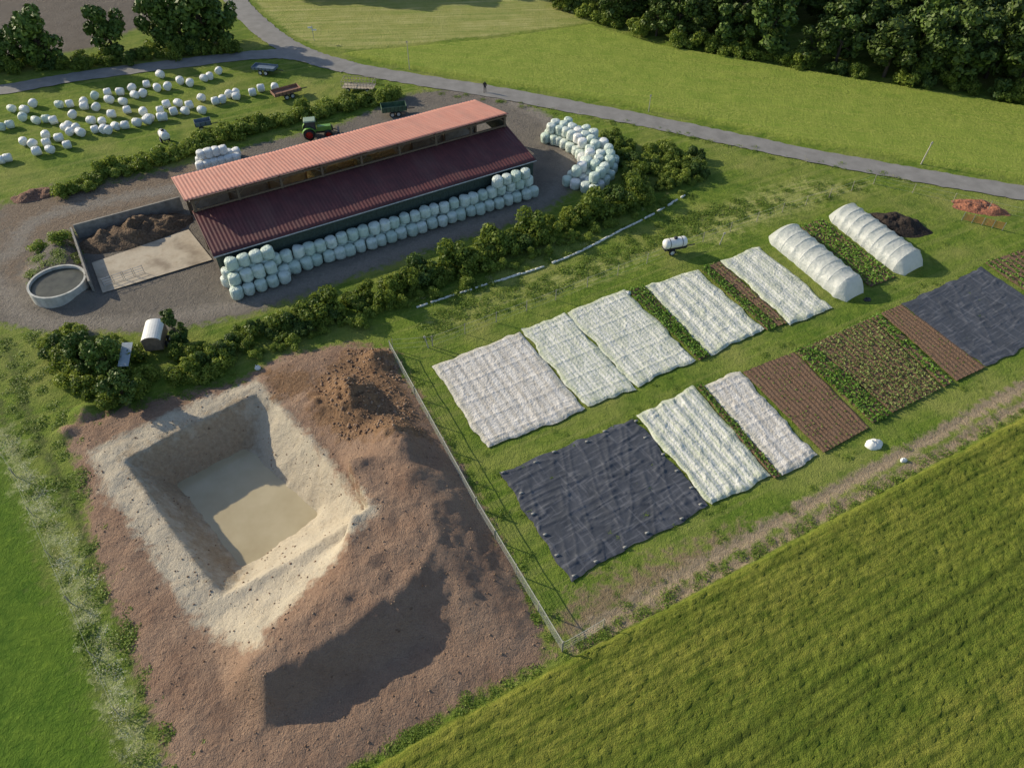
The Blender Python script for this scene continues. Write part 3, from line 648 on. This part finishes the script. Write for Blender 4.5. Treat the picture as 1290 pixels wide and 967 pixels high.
# polytunnels
pt=M("polytunnel_film",.35,.5); pc=pt.mix(pt.noise(1.5,4),(.72,.75,.74),(.85,.87,.86)); pt.color(pc); pt.bump(pt.noise(3,4),.06,.8)
tr=pt.t.nodes.new("ShaderNodeBsdfTranslucent"); pt.lk(pc,tr.inputs[0]); mx=pt.t.nodes.new("ShaderNodeMixShader"); mx.inputs[0].default_value=.45
pt.lk(pt.b.outputs[0],mx.inputs[1]); pt.lk(tr.outputs[0],mx.inputs[2]); pt.lk(mx.outputs[0],pt.t.nodes["Material Output"].inputs[0])
steel=simple("galvanised_steel",(.4,.41,.42),.4,.2,5,metal=.6); strap=simple("tunnel_strap",(.66,.68,.68),.5,.1,4)
def tunnel(px,hoops,sd0):
    Q=quad(px); root=empty("polytunnel"); b=MB(); Lv=np.linalg.norm(Q[3]-Q[0]); Wd=np.linalg.norm(Q[1]-Q[0]); H=Wd*.42
    nv=hoops*8
    def endf(v):
        e_=min(v,1-v)*Lv; return .1+.9*math.sin(min(1,e_/1.5)*math.pi/2)**.8
    def fn(u,v):
        a=math.pi*u; s=.5-.5*math.cos(a); ph=(v*hoops)%1; sag=1-.04*math.sin(math.pi*ph)-.04*float(vn(v*40,u*7,sd0)); ef=endf(v)
        s2=.5+(s-.5)*(sag*(.6+.4*ef)+.05*float(vn(v*22,(u>.5)*5,sd0+3))); p=bil(Q,s2,v); return (p[0],p[1],.05+H*math.sin(a)**.8*sag*ef)
    b.grid(fn,24,nv); b.f=[f[::-1] for f in b.f]; b.obj("film",[pt.m],root,True)
    b=MB()
    for k in range(1,hoops):
        pr=None; ef=endf(k/hoops)
        for j in range(17):
            a=math.pi*j/16; s=.5-.5*math.cos(a)*1.0*(.6+.4*ef); p=bil(Q,s,k/hoops); q=(p[0],p[1],.05+(H*ef)*math.sin(a)**.8)
            if pr: b.cyl(pr,q,.02,seg=5,cap=False)
            pr=q
    b.obj("straps",[strap],root)
tunnel([(962,301),(996,286),(1093,367),(1061,384)],9,1); tunnel([(1039,275),(1067,260),(1168,333),(1134,351)],10,5)
# ------------------------------------------------------------------ fences
post=simple("fence_post_wood",(.36,.33,.27),.9,.3,6); wire=simple("fence_wire",(.46,.47,.40),.5,.2,5)
def fence(px,sp=3.5,h=1.5,wires=5,wr=.018,top=.03,pr=.05):
    P=SS(px); b=MB()
    for a,b_ in zip(P[:-1],P[1:]):
        L=np.linalg.norm(b_-a); n=max(1,int(round(L/sp)))
        for i in range(n+1):
            p=a+(b_-a)*i/n; jx=random.uniform(-.06,.06); b.cyl((p[0],p[1],-.2),(p[0]+jx,p[1]+jx,h+.1),pr,pr*.9,6,0)
        for i in range(n):
            p0=a+(b_-a)*i/n; p1=a+(b_-a)*(i+1)/n; pm=(p0+p1)/2
            for k in range(wires):
                z=.15+(h-.15)*k/(wires-1); r=top if k==wires-1 else wr; sg=random.uniform(.02,.08)
                b.cyl((p0[0],p0[1],z),(pm[0],pm[1],z-sg),r,seg=4,m=1,cap=False); b.cyl((pm[0],pm[1],z-sg),(p1[0],p1[1],z),r,seg=4,m=1,cap=False)
    return b.obj("wire_fence",[post,wire])
fence([(492,443),(600,640),(708,820)],3.4,1.4,7,.010,.035,.06)
fence([(708,820),(760,790)],3,1.3,4,.010,.02)
fence([(495,440),(545,436),(700,378),(850,318),(985,268),(1100,232)],4,1.3,3,.006,.009,.04)
fence([(1100,232),(1200,255),(1290,275),(1400,300)],4,1.2,3,.006,.009,.04)
fence([(-40,505),(20,600),(90,760),(150,900)],5,1.1,2,.006,.008,.03)
net=simple("white_netting",(.68,.69,.66),.8,.25,3)
P=smooth(SS([(525,388),(570,373),(620,357),(680,338),(730,318),(780,292),(820,272),(862,247)]),10); b=MB()
for i in range(len(P)-1):
    r=.10+.06*random.random()
    if random.random()<.9: b.cyl((P[i][0],P[i][1],.1),(P[i+1][0]+random.uniform(-.08,.08),P[i+1][1]+random.uniform(-.08,.08),.1),r,r*.9,6)
b.obj("rolled_netting",[net],None,True)
# ------------------------------------------------------------------ yard structures
p=S(78,366); b=MB(); R1,R0,Hh=2.9,2.68,1.3
def ring(u,v):
    a=u*2*math.pi; r,z=[(R1,-.2),(R1,Hh),(R0,Hh),(R0,-1.2)][int(round(v*3))]; return (r*math.cos(a),r*math.sin(a),z)
b.grid(ring,48,3); b.f=[f[::-1] for f in b.f]
root=empty("slurry_basin",(p[0],p[1],0)); b.obj("ring_wall",[simple("pale_concrete",(.50,.50,.47),.85,.3,1.5)],root)
b=MB(); b.quadv([(R0*math.cos(t*.2618),R0*math.sin(t*.2618),.98) for t in range(24)])
b.obj("liquid",[simple("slurry",(.08,.08,.06),.35,.4,1)],root)
sl=quad([(116,332),(238,290),(268,328),(130,370)]); b=MB(); b.quadv([(q[0],q[1],.12) for q in sl][::-1]); cs=M("slab_concrete",.9,.2); c=cs.mix(cs.noise(.7,5),cs.mix(cs.noise(4,4),(.38,.31,.23),(.52,.44,.34)),(.56,.50,.40)); c=cs.mix(cs.mr(cs.noise(.35,5,lo=.4,hi=.65),.4,1,0,.75),c,(.22,.17,.125)); cs.color(c); b.obj("concrete_slab",[cs.m])
def wall(a,b_,h,t,mat,name):
    a=S(*a);c=S(*b_); d=c-a; L=float(np.linalg.norm(d[:2])); b=MB(); b.box(0,L,-t/2,t/2,-.1,h)
    k=0
    while k<L: b.box(k,k+.12,-t/2-.08,-t/2-.002,0,h*.96); k+=2
    return b.obj(name,[mat],None,False,(a[0],a[1],0),math.atan2(d[1],d[0]))
wall((100,300),(232,264),1.8,.2,conc,"retaining_wall"); wall((96,300),(119,368),1.5,.2,conc,"retaining_wall")
def mound(name,u,v,L,Wd,H,ang,mat,seed,rough=.35):
    b=MB(); c=S(u,v)
    def fn(a,t):
        r=a; th=t*2*math.pi; x=math.cos(th)*r*L/2; y=math.sin(th)*r*Wd/2; n1=float(fbm(x*1.1+seed,y*1.1,4,seed)); e_=1+.3*float(vn(math.cos(th)*2+seed,math.sin(th)*2))
        return (x*e_,y*e_,-.05+H*(1-r**1.6)*(1+rough*n1)+(.16*n1 if r<.95 else 0))
    b.grid(fn,20,56); return b.obj(name,[mat],None,True,(c[0],c[1],0),ang)
manure=simple("manure",(.19,.13,.085),.95,.5,4,bump=.12); comp=simple("compost",(.045,.034,.028),.95,.4,4,bump=.1); redsoil=simple("red_soil",(.36,.15,.09),.95,.35,4,bump=.1)
mound("manure_heap",172,294,11.5,5.2,1.6,BA,manure,1,.7); mound("compost_heap",1130,284,6.5,4.2,1.1,-.4,comp,2,.8); mound("red_soil_heap",1235,262,6,3,.6,-.3,redsoil,3,.8); mound("rubble_heap",45,246,5.5,2.8,.7,.5,simple("rubble",(.26,.15,.11),.95,.5,5,bump=.15),4,.8)
b=MB()
for k in range(4):
    for z in (.2,.5,.8,1.1): b.cyl((k*1.1,0,z),(k*1.1+.95,0,z),.025,seg=5)
    b.cyl((k*1.1,0,0),(k*1.1,0,1.2),.03,seg=5); b.cyl((k*1.1+.95,0,0),(k*1.1+.95,0,1.2),.03,seg=5)
q=S(132,362); b.obj("livestock_hurdles",[steel],None,False,(q[0],q[1],0),.6)
# ------------------------------------------------------------------ vehicles
rub=simple("tyre_rubber",(.03,.03,.03),.8,.2,5); tgreen=simple("tractor_green",(.16,.34,.06),.4,.15,3,.5); glass=M("cab_glass",.08,.6); glass.color((.05,.06,.065)); glass=glass.m
whitep=simple("white_paint",(.78,.78,.76),.45,.1,3); redp=simple("red_paint",(.5,.05,.04),.45,.2,3); darkm=simple("dark_metal",(.05,.05,.055),.5,.3,4,metal=.4)
brownw=simple("brown_wood",(.28,.16,.11),.85,.35,4); bluep=simple("grey_blue_paint",(.15,.2,.26),.5,.3,3); grnp=simple("dull_green_paint",(.08,.14,.09),.6,.3,3)
q=S(398,172); root=empty("tractor",(q[0],q[1],.0)); root.rotation_euler=(0,0,math.radians(12)); root.scale=(.95,.95,.95)
b=MB(); b.box(.3,2.5,-.42,.42,.95,1.6,0,.12,.06); b.box(2.5,2.62,-.36,.36,.8,1.45,1); b.box(-1.1,2.3,-.3,.3,.6,.94,1); b.box(-1.3,.3,-.75,.75,1.1,1.35,0)
for s_ in(-1,1):
    pr=None
    for k in range(9):
        a=math.radians(10+k*20); pq=(-.8+.98*math.cos(a),.98*math.sin(a)+.85)
        if pr: b.quadv([(pr[0],s_*.72,pr[1]),(pq[0],s_*.72,pq[1]),(pq[0],s_*1.22,pq[1]),(pr[0],s_*1.22,pr[1])],0)
        pr=pq
b.obj("bonnet_and_chassis",[tgreen,darkm],root,bevel=.03)
b=MB(); b.box(-1.25,.28,-.7,.7,1.36,2.55,0,.08,.08); b.obj("cab_glass",[glass],root)
b=MB(); b.box(-1.35,.38,-.76,.76,2.56,2.72,0,.08,.08)
for x in(-1.2,.2):
    for y in(-.66,.66): b.box(x-.05,x+.05,y-.05,y+.05,1.36,2.555,1)
b.cyl((.5,.5,1.5),(.5,.5,2.5),.05,m=1); b.obj("cab_roof",[simple("cab_roof_paint",(.3,.38,.28),.4,.1,3),darkm],root,bevel=.03)
b=MB()
for s_ in(-1,1): b.wheel((-.8,s_*.97,.85),.85,.5,0,1); b.wheel((1.9,s_*.9,.62),.62,.4,0,1)
b.obj("wheels",[rub,redp],root,True)
b=MB(); b.cyl((2.5,-.4,.8),(3.3,-.4,.5),.07,m=0); b.cyl((2.5,.4,.8),(3.3,.4,.5),.07); b.box(3.2,3.5,-.9,.9,.25,.75); b.obj("front_loader",[darkm],root)
def trailer(name,u,v,L,Wd,H,mat,ang,nw=2,rails=True):
    q=S(u,v); root=empty(name,(q[0],q[1],0)); root.rotation_euler=(0,0,ang)
    b=MB(); b.box(-L/2,L/2,-Wd/2,Wd/2,.75,.87,0)
    if rails:
        t=.05
        b.box(-L/2,L/2,-Wd/2,-Wd/2+t,.872,.87+H); b.box(-L/2,L/2,Wd/2-t,Wd/2,.872,.87+H); b.box(-L/2,-L/2+t,-Wd/2+t+.002,Wd/2-t-.002,.872,.87+H); b.box(L/2-t,L/2,-Wd/2+t+.002,Wd/2-t-.002,.872,.87+H)
        for k in range(int(L/.6)+1):
            x=-L/2+.05+k*(L-.1)/int(L/.6)
            for s_ in(-1,1): b.box(x-.03,x+.03,s_*(Wd/2+.03)-.028,s_*(Wd/2+.03)+.028,.8,.9+H,1)
    b.box(L/2,L/2+1.2,-.05,.05,.6,.7,1); b.box(-L/2+.1,L/2,-.35,-.25,.6,.748,1); b.box(-L/2+.1,L/2,.25,.35,.6,.748,1)
    b.obj("body",[mat,darkm],root,bevel=.01)
    b=MB()
    for k in range(nw):
        x=(-.4+k*.9) if nw<3 else (-L/2+.6+k*(L-1.2)/(nw-1))
        for s_ in(-1,1): b.wheel((x,s_*(Wd/2+.05),.4),.4,.22,0,1)
    b.obj("wheels",[rub,whitep],root,True); return root
trailer("farm_trailer",497,144,3.6,1.8,.6,grnp,.25); trailer("farm_trailer",335,92,3.8,1.8,.25,bluep,-.2); trailer("farm_trailer",362,122,4.2,1.9,.35,brownw,.6)
q=S(453,114); root=empty("hay_rack_wagon",(q[0],q[1],0)); root.rotation_euler=(0,0,-.08); b=MB()
b.box(-2.4,2.4,-.9,.9,.6,.7,0)
for x in np.linspace(-2.4,2.4,11):
    for y in(-.9,.9): b.cyl((x,y,.7),(x,y*1.15,1.7),.035,seg=5)
for y in(-1.03,1.03):
    for z in(1.15,1.68): b.cyl((-2.45,y,z),(2.45,y,z),.04,seg=5)
for x in(-2.4,2.4): b.cyl((x,-1.03,1.68),(x,1.03,1.68),.04,seg=5)
b.obj("slatted_body",[simple("weathered_slats",(.42,.36,.28),.8,.3,4)],root); b=MB()
for x in(-1.5,1.5):
    for s_ in(-1,1): b.wheel((x,s_*.95,.38),.38,.2,0,1)
b.obj("wheels",[rub,whitep],root,True)
trailer("farm_trailer",258,163,2.2,1.3,.5,bluep,.4,nw=1)
def tank(name,u,v,L,r,mat,ang,z=1.35):
    root=trailer(name,u,v,L*.95,r*1.5,.1,darkm,ang,rails=False,nw=1); b=MB()
    def fn(a,t):
        x=-L/2+L*t; e_=min(t,1-t)*L; k=math.sqrt(max(0,1-(1-min(1,e_/.35))**2)); return (x,math.cos(a*6.2832)*r*k,z+math.sin(a*6.2832)*r*k)
    b.grid(fn,20,24); b.cyl((0,0,z+r-.03),(0,0,z+r+.15),.22,m=1)
    for x in(-L/4,L/4): b.cyl((x-.03,0,z),(x+.03,0,z),r+.02,seg=20,m=1)
    b.obj("tank",[mat,darkm],root,True)
tank("water_tank_trailer",848,318,2.9,.58,whitep,.28); tank("water_tank_trailer",210,180,1.9,.6,whitep,-.9,1.2)
q=S(200,434); root=empty("livestock_trailer",(q[0],q[1],0)); root.rotation_euler=(0,0,math.radians(100))
b=MB(); b.box(-1.4,1.4,-.85,.85,.5,1.7,0); b.box(1.4,2.3,-.05,.05,.4,.5,1)
def rf(u,v):
    a=math.pi*v; return (-1.43+2.86*u,-.9*math.cos(a),1.702+.5*math.sin(a))
b.grid(rf,6,12,2); b.quadv([(-1.42,-.9*math.cos(math.pi*k/12),1.7+.5*math.sin(math.pi*k/12)) for k in range(13)],0); b.quadv([(1.42,-.9*math.cos(math.pi*k/12),1.7+.5*math.sin(math.pi*k/12)) for k in range(13)][::-1],0)
b.obj("body",[simple("aged_panels",(.22,.16,.12),.7,.3,3),darkm,whitep],root)
b=MB(); [b.wheel((x,s_*.98,.35),.35,.2,0,1) for x in(-.45,.4) for s_ in(-1,1)]; b.obj("wheels",[rub,whitep],root,True)
q=S(166,462); b=MB(); b.quadv([(-.5,-1.2,1.25),(.5,-1.2,1.25),(.5,1.2,2.1),(-.5,1.2,2.1)]); 
for x,y,z in((-.4,-1,1.25),(.4,-1,1.25),(-.4,1,2.0),(.4,1,2.0)): b.cyl((x,y,0),(x,y,z),.03,m=1)
b.obj("solar_panel",[simple("panel_face",(.45,.5,.55),.3,.15,3),steel],None,False,(q[0],q[1],0),.05)
def lump(name,u,v,r,h,mat,seed=1):
    c=S(u,v); b=MB()
    def fn(a,t):
        th=t*6.2832; ph=a*math.pi/2; k=1+.3*float(fbm(math.cos(th)*1.5+seed,math.sin(th)*1.5+a*2,3,seed)); return (r*k*math.sin(ph)*math.cos(th),r*k*.75*math.sin(ph)*math.sin(th),h*k*math.cos(ph))
    b.grid(fn,8,24); b.cyl((-.2*r,0,h*.8),(-.5*r,.2*r,h*1.25),.15*r,.04,6); return b.obj(name,[mat],None,True,(c[0],c[1],.0),.3)
lump("white_sack",1101,560,.8,.5,whitep,3); lump("white_sack",1138,580,.3,.25,whitep,5); lump("white_sack",325,464,.3,.35,whitep,6); lump("white_sack",791,370,.4,.3,whitep,7); lump("black_sack",1092,378,.4,.3,darkm,7)
def pole(name,u,v,h,r=.06,lean=(0,0)):
    q=S(u,v); b=MB(); b.cyl((0,0,-.2),(lean[0],lean[1],h),r,r*.7,8); b.box(-.12+lean[0],.12+lean[0],-.04,.04,h-.3,h-.1); b.obj(name,[simple("pole_wood",(.45,.42,.37),.8,.2,4)],None,False,(q[0],q[1],0))
pole("utility_post",1160,207,3.2,.09,(.25,0)); pole("utility_post",817,141,2.6,.06); pole("utility_post",516,88,4.5,.06); pole("utility_post",906,308,1.7,.06,(.3,0)); pole("utility_post",540,438,1.6,.06,(-.3,0))
q=S(396,52); b=MB(); b.cyl((0,0,0),(0,0,2.6),.04); b.box(-.7,.1,-.03,.03,2.1,2.35,1); b.box(-.1,.7,-.071,-.041,1.75,2.0,1); b.obj("direction_sign",[steel,whitep],None,False,(q[0],q[1],0))
q=S(1240,285); b=MB()
for k in range(5):
    b.cyl((k*1.1-2.5,0,0),(k*1.1-2.5,0,1.1),.04,m=0)
    if k<4:
        for j in range(6): b.box(k*1.1-2.45,k*1.1-1.45,-.015,.015,.2+j*.15,.27+j*.15,1)
b.obj("safety_net_fence",[steel,simple("orange_net",(.55,.2,.09),.7,.2,5)],None,False,(q[0],q[1],0),-.5)
q=S(611,117); me=bpy.data.meshes.new("person")
Vp=[(0,0,.95),(0,0,1.2),(0,0,1.42),(0,0,1.52),(.02,0,1.66),(.1,.0,.92),(.14,.12,.5),(.13,0,.06),(.14,.14,.03),(-.1,0,.92),(-.12,-.06,.5),(-.13,-.28,.1),(-.13,-.16,.03),(.2,0,1.4),(.27,-.05,1.12),(.25,.12,.9),(-.2,0,1.4),(-.27,.06,1.12),(-.24,.2,.92)]
Ep=[(0,1),(1,2),(2,3),(3,4),(0,5),(5,6),(6,7),(7,8),(0,9),(9,10),(10,11),(11,12),(2,13),(13,14),(14,15),(2,16),(16,17),(17,18)]
Rp=[.15,.15,.15,.06,.11,.1,.07,.05,.05,.1,.07,.05,.05,.07,.05,.04,.07,.05,.04]
me.from_pydata(Vp,Ep,[]); me.materials.append(simple("dark_clothes",(.04,.035,.04),.9,.3,3)); o=link(bpy.data.objects.new("person",me)); sm_=o.modifiers.new("skin","SKIN"); o.modifiers.new("sub","SUBSURF").levels=1
for k,r in enumerate(Rp): me.skin_vertices[0].data[k].radius=(r,r)
me.skin_vertices[0].data[0].use_root=True; o.location=(q[0],q[1],.08)
print("done",len(bpy.data.objects))
